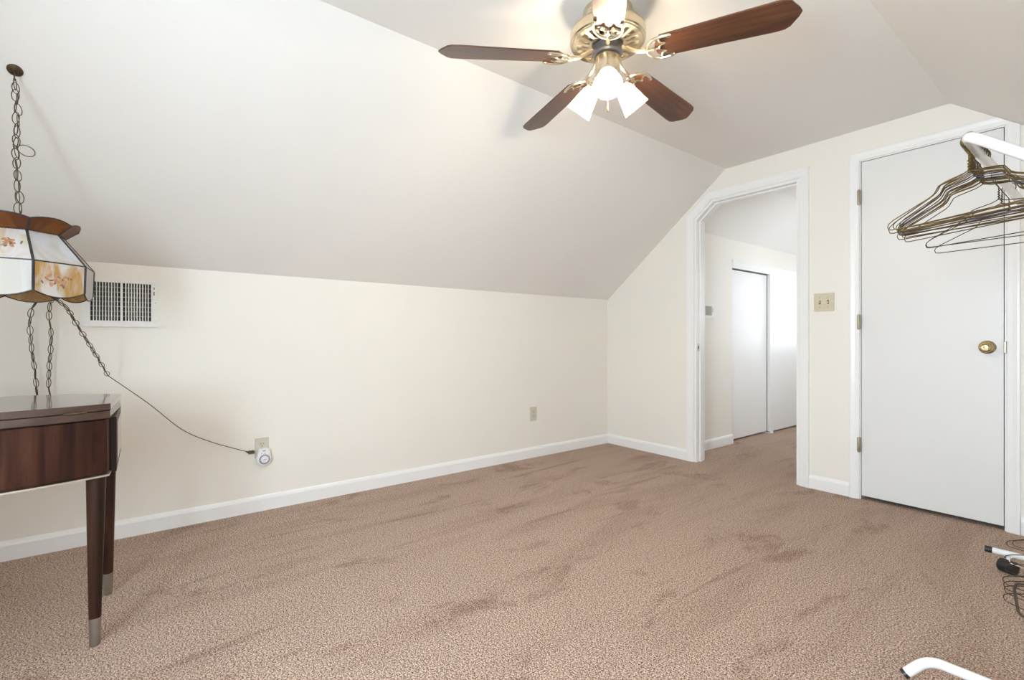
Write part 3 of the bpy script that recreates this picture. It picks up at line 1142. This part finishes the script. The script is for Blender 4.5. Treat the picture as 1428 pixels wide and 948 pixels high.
# seam in the front apron
# folded end leaf hanging on the end of the case
m = MB()
m.box((0.575, -0.0885, 0.530), (0.950, -0.069, 0.712), 0.002)
ep = m.build('end_leaf', M['walnut_leg'], table)
m = MB()
m.box((0.600, -0.0695, 0.555), (0.925, -0.0675, 0.688), 0.0008)
m.build('leaf_inlay', M['walnut_top'], ep)
for (xt, yt, xb, yb) in ((0.985, -0.119, 1.010, -0.121), (0.690, -0.104, 0.637, -0.105), (0.985, -0.835, 1.010, -0.833), (0.690, -0.850, 0.637, -0.849)):
    t_, b_ = Vector((xt, yt, 0.531)), Vector((xb, yb, 0.0))
    axis = t_ - b_
    H = axis.length
    m = MB()
    m.lathe([(0, 0.085), (0.0155, 0.085), (0.0165, 0.12), (0.0250, H - 0.02), (0.0258, H), (0, H)], b_, axis, 20)
    lg = m.build('leg', M['walnut_leg'], table, smooth=True)
    m = MB()
    m.lathe([(0, 0.0), (0.0125, 0.0), (0.0135, 0.004), (0.0162, 0.084), (0.0160, 0.087), (0, 0.087)], b_, axis, 20)
    m.build('ferrule', M['ferrule'], lg, smooth=True)


# ------------------------------------------------------------------ wall register, outlets, switches
def air_vent(fn, a0, a1, b0, b1, label, bank, slats, root_loc, top_lever=True):
    """fn(a, b, d): along the wall, up, out of the wall"""
    t = thing('air_vent', label, 'air vent', root_loc)
    g0, g1, h0, h1 = bank
    mid = (g0 + g1) / 2 - (a1 - a0) * 0.0
    mw = 0.005
    m = MB()
    d0, d1 = 0.0005, 0.008
    for p in ([(a0, b0), (a1, b0), (a1, h0), (a0, h0)], [(a0, h1), (a1, h1), (a1, b1), (a0, b1)], [(a0, h0), (g0, h0), (g0, h1), (a0, h1)],
              [(g1, h0), (a1, h0), (a1, h1), (g1, h1)], [(mid - mw, h0), (mid + mw, h0), (mid + mw, h1), (mid - mw, h1)]):
        m.prism(p, d0, d1, fn)
    m.build('frame', M['vent'], t)
    m = MB()
    m.prism([(g0, h0), (g1, h0), (g1, h1), (g0, h1)], 0.0006, 0.0012, fn)
    m.build('duct_opening', M['dark'], t)
    m = MB()
    for lo, hi, s in ((g0, mid - mw, 1), (mid + mw, g1, -1)):
        n = slats
        for i in range(1, n):
            a = lo + (hi - lo) * i / n
            w2 = (hi - lo) / n * 0.13
            sh = (hi - lo) / n * 0.12 * s
            A = [fn(a - w2 - sh, h0, 0.0015), fn(a + w2 - sh, h0, 0.0015), fn(a + w2 + sh, h0, 0.0075), fn(a - w2 + sh, h0, 0.0075)]
            B = [fn(a - w2 - sh, h1, 0.0015), fn(a + w2 - sh, h1, 0.0015), fn(a + w2 + sh, h1, 0.0075), fn(a - w2 + sh, h1, 0.0075)]
            m.hull(A, B)
    for i in range(1, 8):
        b = h0 + (h1 - h0) * i / 8
        m.prism([(g0, b - 0.0006), (g1, b - 0.0006), (g1, b + 0.0006), (g0, b + 0.0006)], 0.003, 0.0048, fn)
    m.build('louvers', M['vent'], t)
    if top_lever:
        m = MB()
        la = g1 + 0.012
        m.prism([(la - 0.0018, h1 - 0.055), (la + 0.0018, h1 - 0.055), (la + 0.0018, h1 - 0.014), (la - 0.0018, h1 - 0.014)], 0.0075, 0.0084, fn)
        m.build('lever_slot', M['dark'], t)
        m = MB()
        m.prism([(la - 0.003, h1 - 0.036), (la + 0.004, h1 - 0.036), (la + 0.004, h1 - 0.027), (la - 0.003, h1 - 0.027)], 0.008, 0.018, fn)
        m.build('lever', M['vent'], t)
        m = MB()
        c = fn(g1 + 0.018, (h0 + h1) / 2, 0.0078)
        m.lathe([(0, 0), (0.0035, 0), (0.002, 0.0016), (0, 0.0018)], c, fn(0, 0, 1) - fn(0, 0, 0), 10)
        m.build('screw', M['nickel'], t, smooth=True)
    return t


KW = lambda a, b, d: Vector((d, a, b))
air_vent(KW, -0.229, 0.064, 1.031, 1.258, 'white wall register with two louver banks beside the stained glass lamp', (-0.197, 0.033, 1.060, 1.245), 10, (0, -0.08, 1.03))
HW = lambda a, b, d: Vector((HX + d, a, b))
air_vent(HW, 3.74, 4.04, 1.155, 1.285, 'small white wall register in the hall beyond the doorway', (3.775, 3.995, 1.180, 1.262), 10, (HX, 3.89, 1.16))


def outlet(y, z, label, loc_only=False):
    t = thing('wall_outlet', label, 'outlet', (0, y, z))
    fn = lambda a, b, d: Vector((d, y + a, z + b))
    m = MB()
    m.box((0.0005, y - 0.035, z - 0.057), (0.006, y + 0.035, z + 0.057), 0.002)
    m.build('faceplate', M['almond'], t)
    for s in (-1, 1):
        m = MB()
        n = 20
        pts = []
        for i in range(n):
            a = 2 * PI * i / n
            pts.append((max(-0.0135, min(0.0135, 0.0172 * math.cos(a))), s * 0.0195 + 0.0165 * math.sin(a) * 0.86))
        m.prism(pts, 0.005, 0.0072, fn)
        r = m.build('socket', M['ivory'], t)
        m = MB()
        for a, b, w_, h_ in ((-0.0062, 0.004, 0.0011, 0.0042), (0.0062, 0.004, 0.0011, 0.0034)):
            m.prism([(a - w_, s * 0.0195 + b - h_), (a + w_, s * 0.0195 + b - h_), (a + w_, s * 0.0195 + b + h_), (a - w_, s * 0.0195 + b + h_)], 0.007, 0.0074, fn)
        m.prism([(0.0025 * math.cos(q * PI / 4), s * 0.0195 - 0.0075 + 0.0025 * math.sin(q * PI / 4)) for q in range(8)], 0.007, 0.0074, fn)
        m.build('slots', M['dark'], r)
    m = MB()
    m.lathe([(0, 0), (0.0032, 0), (0.0022, 0.0014), (0, 0.0016)], fn(0, 0, 0.006), (1, 0, 0), 10)
    m.build('screw', M['nickel'], t, smooth=True)
    return t


outlet(2.546, 0.357, 'almond duplex outlet alone on the low wall near the room corner')
outlet(0.535, 0.356, 'almond duplex outlet with a white timer plugged in, near the table')

# plug-in timer
ty, tz = 0.540, 0.306
fn = lambda a, b, d: Vector((d, ty + a, tz + b))
tm = thing('plug_in_timer', 'white plug-in timer with a grey dial on the outlet near the table', 'timer', (0.0075, ty, tz))
m = MB()
outl_t = []
for i in range(29):
    a = math.radians(-205 + i * 230 / 28)
    outl_t.append((0.036 * math.cos(a), 0.036 * math.sin(a) - 0.010))
outl_t += [(0.030, 0.030), (0.026, 0.044), (0.018, 0.049), (-0.018, 0.049), (-0.026, 0.044), (-0.030, 0.030)]
m.prism(outl_t, 0.0078, 0.040, fn)
m.build('body', M['white'], tm, bevel=0.004)
m = MB()
m.lathe([(0.021, 0.0), (0.027, 0.0), (0.0275, 0.003), (0.026, 0.005), (0.021, 0.005)], fn(0.002, -0.010, 0.0395), (1, 0, 0), 36, close=True)
m.build('dial_ring', M['grey'], tm, smooth=True)
m = MB()
m.lathe([(0, 0.0), (0.020, 0.0), (0.0195, 0.006), (0.015, 0.008), (0, 0.008)], fn(0.002, -0.010, 0.0395), (1, 0, 0), 32)
di = m.build('dial', M['white'], tm, smooth=True)
m = MB()
for k in range(24):
    a = 2 * PI * k / 24
    c, s = math.cos(a), math.sin(a)
    q = [(0.002 + r * c - u * s, -0.010 + r * s + u * c) for r, u in ((0.0155, -0.0006), (0.0185, -0.0006), (0.0185, 0.0006), (0.0155, 0.0006))]
    m.prism(q, 0.0448, 0.0464, fn)
q = [(0.002 - 0.008, -0.0115), (0.002 + 0.009, -0.0105), (0.002 + 0.009, -0.0085), (0.002 - 0.008, -0.0090)]
m.prism(q, 0.0470, 0.0484, fn)
m.build('dial_marks', M['grey'], di)
m = MB()
m.prism([(-0.008, 0.036), (0.008, 0.036), (0.008, 0.041), (-0.008, 0.041)], 0.0398, 0.0405, fn)
m.prism([(-0.014, 0.022), (-0.011, 0.022), (-0.011, 0.027), (-0.014, 0.027)], 0.0398, 0.0405, fn)
m.prism([(0.002, 0.020), (0.006, 0.022), (0.005, 0.026), (0.001, 0.024)], 0.0398, 0.0405, fn)
m.build('switch_slots', M['grey'], tm)

# double switch
sx, sz = 1.807, 1.207
fn = lambda a, b, d: Vector((sx + a, YE - d, sz + b))
sw = thing('light_switch', 'ivory two-toggle switch plate between doorway and white door', 'light switch', (sx, YE, sz))
m = MB()
m.box((sx - 0.058, YE - 0.007, sz - 0.058), (sx + 0.058, YE - 0.0005, sz + 0.058), 0.0025)
m.build('faceplate', M['ivory'], sw)
for a, up in ((-0.023, 1), (0.023, -1)):
    m = MB()
    m.prism([(a - 0.0055, -0.012), (a + 0.0055, -0.012), (a + 0.0055, 0.012), (a - 0.0055, 0.012)], 0.0069, 0.0074, fn)
    m.build('toggle_slot', M['dark'], sw)
    m = MB()
    m.hull([fn(a - 0.004, -0.006, 0.007), fn(a + 0.004, -0.006, 0.007), fn(a + 0.004, 0.006, 0.007), fn(a - 0.004, 0.006, 0.007)],
           [fn(a - 0.0033, up * 0.007 - 0.003, 0.019), fn(a + 0.0033, up * 0.007 - 0.003, 0.019), fn(a + 0.0033, up * 0.007 + 0.003, 0.019), fn(a - 0.0033, up * 0.007 + 0.003, 0.019)])
    m.build('toggle', M['ivory'], sw)
    for b in (-0.030, 0.030):
        m = MB()
        m.lathe([(0, 0), (0.0034, 0), (0.0024, 0.0015), (0, 0.0017)], fn(a, b, 0.007), (0, -1, 0), 10)
        m.build('screw', M['hinge'], sw, smooth=True)

# ------------------------------------------------------------------ garment rack
RY0, RY1 = 1.751, 2.86
RXT, RZT = 2.743, 1.521
RXU = 2.955
TR = 0.0135
rack = thing('garment_rack', 'white tubular garment rack on casters beside the white door', 'garment rack', (RXU, 2.3, 0))
m = MB()
frame_pts = []
arm0 = [Vector((RXU, RY0, 0.07)), Vector((RXU, RY0, 1.352)), Vector((RXT, RY0, RZT)), Vector((RXT, RY1, RZT)), Vector((RXU, RY1, 1.352)), Vector((RXU, RY1, 0.07))]
m.tube(fillet(arm0, 0.055, 8), TR, 16)
m.build('frame', M['tube'], rack, smooth=True)
m = MB()
m.tube([Vector((RXU - 0.02, RY0 - 0.0, 0.33)), Vector((RXU - 0.02, RY1, 0.33))], 0.011, 14)
m.build('lower_rail', M['tube'], rack, smooth=True)
m = MB()
m.tube(fillet([Vector((2.626, 1.722, 0.022)), Vector((2.668, 1.750, 0.070)), Vector((2.86, 1.752, 0.070)), Vector((3.20, 1.752, 0.070)), Vector((3.25, 1.75, 0.022))], 0.05, 8), TR, 16)
ft = m.build('foot', M['tube'], rack, smooth=True)
m = MB()
dd = (Vector((2.626, 1.722, 0.022)) - Vector((2.668, 1.750, 0.070))).normalized()
m.tube([Vector((2.628, 1.7233, 0.0242)), Vector((2.626, 1.722, 0.022)) + dd * 0.010], TR * 0.98, 14)
m.build('end_cap', M['black'], ft, smooth=True)
m = MB()
m.tube([Vector((2.652, RY1, 0.075)), Vector((3.24, RY1, 0.075))], TR * 0.93, 16)
ft2 = m.build('foot', M['tube'], rack, smooth=True)
m = MB()
m.tube([Vector((2.630, RY1, 0.075)), Vector((2.653, RY1, 0.075))], TR * 1.0, 14)
m.build('end_cap', M['black'], ft2, smooth=True)
for cx in (2.700, 3.20):
    m = MB()
    cc = Vector((cx, RY1 - 0.012, 0.027))
    m.lathe([(0, -0.024), (0.018, -0.024), (0.020, -0.026), (0.024, -0.026), (0.0265, -0.023), (0.0265, 0.023), (0.024, 0.026), (0.020, 0.026), (0.018, 0.024), (0, 0.024)], cc, (0.92, -0.39, 0), 28)
    ca = m.build('caster', M['black'], rack, smooth=True)
    m = MB()
    m.tube([cc + Vector((0, 0.008, 0.02)), Vector((cx, RY1, 0.066))], 0.006, 10)
    m.build('stem', M['tube'], ca, smooth=True)


# ------------------------------------------------------------------ hangers
def hanger_path(w=0.215, drop=0.205):
    """one bent wire: hook, twisted neck, kinked shoulders, bar"""
    hook = []
    for i in range(13):
        a = math.radians(-25 + i * (205 + 25) / 12)
        hook.append((0.0185 * math.cos(a), -0.0185 + 0.0185 * math.sin(a) + 0.003))
    hook = hook  # from the free tip over the top and down the other side
    hook += [(-0.010, -0.034), (0.0, -0.050), (0.0, -0.068)]
    body = [(0.0, -0.090), (-0.018, -0.097), (-0.062, -0.104), (-0.074, -0.108), (-0.086, -0.126), (-0.096, -0.133), (-w + 0.018, -0.176), (-w + 0.003, -0.186), (-w, -0.194),
            (-w + 0.004, -0.203), (-w + 0.016, -0.205), (w - 0.016, -0.205), (w - 0.004, -0.203), (w, -0.194), (w - 0.003, -0.186), (w - 0.018, -0.176), (0.096, -0.133),
            (0.086, -0.126), (0.074, -0.108), (0.062, -0.104), (0.018, -0.097), (0.0, -0.090)]
    return hook, body


def hanger_mesh(name, mat, r=0.0015, w=0.215):
    hook, body = hanger_path(w)
    m = MB()
    P = [Vector((x, 0, z)) for x, z in hook] + [Vector((0, 0, -0.090))]
    m.tube(P, r, 6)
    m.tube([Vector((x, 0.0, z)) for x, z in body], r, 6)
    # twist of wire round the neck
    tw = [Vector((0.0024 * math.cos(t), 0.0024 * math.sin(t), -0.062 - 0.030 * t / (2 * PI * 4))) for t in [i * 2 * PI / 8 for i in range(33)]]
    m.tube(tw, r * 0.95, 5)
    bm = m.bm
    me = bpy.data.meshes.new(name)
    bmesh.ops.recalc_face_normals(bm, faces=bm.faces[:])
    bm.to_mesh(me)
    bm.free()
    me.materials.append(mat)
    for p in me.polygons:
        p.use_smooth = True
    return me


HM = {k: hanger_mesh('clothes_hanger', M[k]) for k in ('wire', 'wire_dark', 'wire_blue', 'wire_white')}


def put_hanger(kind, x, y, z, yaw, tilt, label, group):
    o = bpy.data.objects.new('clothes_hanger', HM[kind])
    COL.objects.link(o)
    o.location = (x, y, z)
    o.scale = (random.uniform(1.0, 1.05), 1, random.uniform(1.01, 1.12))
    o.rotation_euler = (math.radians(tilt), math.radians(random.uniform(-2.5, 2.5)), math.radians(yaw))
    return tag(o, label, 'hanger', group)


ORD = ['first', 'second', 'third', 'fourth', 'fifth', 'sixth', 'seventh', 'eighth', 'ninth', 'tenth', 'eleventh', 'twelfth', 'thirteenth', 'fourteenth', 'fifteenth', 'sixteenth', 'seventeenth']
ztop = RZT + TR
NH = 17
for i in range(NH):
    y = RY0 + 0.046 + i * 0.0125
    kind = 'wire' if i not in (4, 9, 12) else 'wire_dark'
    if i == 8:
        kind = 'wire_blue'
        lab = 'blue coated wire hanger in the packed bunch on the upper rack rail'
    else:
        lab = '%s %s wire hanger from the upper rail\'s bend, in the packed bunch' % (ORD[i], 'gold' if kind == 'wire' else 'dark')
    put_hanger(kind, RXT, y, ztop, -28 + random.uniform(-5, 5) + i * 0.5, random.uniform(-3, 3), lab, 'wire hangers on the upper rail')
for i, (dy, yw, lab) in enumerate(((0.52, -20, 'wire hanger hanging apart on the upper rail, just beyond the bunch'), (0.60, -14, 'middle of three loose wire hangers beyond the bunch on the upper rail'),
                                   (0.74, -8, 'last wire hanger on the upper rail, farthest from the packed bunch'))):
    put_hanger('wire_dark', RXT, RY0 + dy, ztop, yw, 0, lab, 'wire hangers on the upper rail')
ORDL = ['topmost', 'second', 'third', 'fourth', 'fifth', 'sixth', 'seventh', 'eighth']
n = 0
for i, (y, yaw, kind) in enumerate(((2.80, -2, 'wire_dark'), (2.72, -6, 'wire_dark'), (2.60, -14, 'wire_white'), (2.50, -18, 'wire_dark'), (2.40, -22, 'wire_dark'), (2.31, -26, 'wire_dark'), (2.24, -30, 'wire_dark'), (2.17, -33, 'wire_dark'), (2.11, -35, 'wire_dark'))):
    lab = 'white wire hanger on the lower rack rail near the caster' if kind == 'wire_white' else '%s dark wire hanger on the lower rack rail, counted from the caster end' % ('first' if n == 0 else ORD[n])
    if kind != 'wire_white':
        n += 1
    put_hanger(kind, RXU - 0.02, y, 0.33 + 0.011, yaw, 0, lab, 'hangers on the lower rail')
# one moulded plastic hanger on the lower rail
m = MB()
hook, body = hanger_path(0.205)
m.tube([Vector((x, 0, z)) for x, z in hook] + [Vector((0, 0, -0.092))], 0.0024, 8)
m.tube(fillet([Vector(p) for p in ((0, 0, -0.088), (-0.06, 0, -0.100), (-0.195, 0, -0.150), (-0.205, 0, -0.170), (-0.190, 0, -0.245), (0.190, 0, -0.245), (0.205, 0, -0.170), (0.195, 0, -0.150), (0.06, 0, -0.100), (0, 0, -0.088))], 0.015, 4), 0.0042, 8)
o = m.build('clothes_hanger', M['plastic_brown'], origin=(0, 0, 0), smooth=True)
o.location = (RXU - 0.02, 2.08, 0.33 + 0.011)
o.rotation_euler = (0, 0, math.radians(-43))
tag(o, 'thick brown plastic hanger on the lower rack rail', 'hanger', 'hangers on the lower rail')
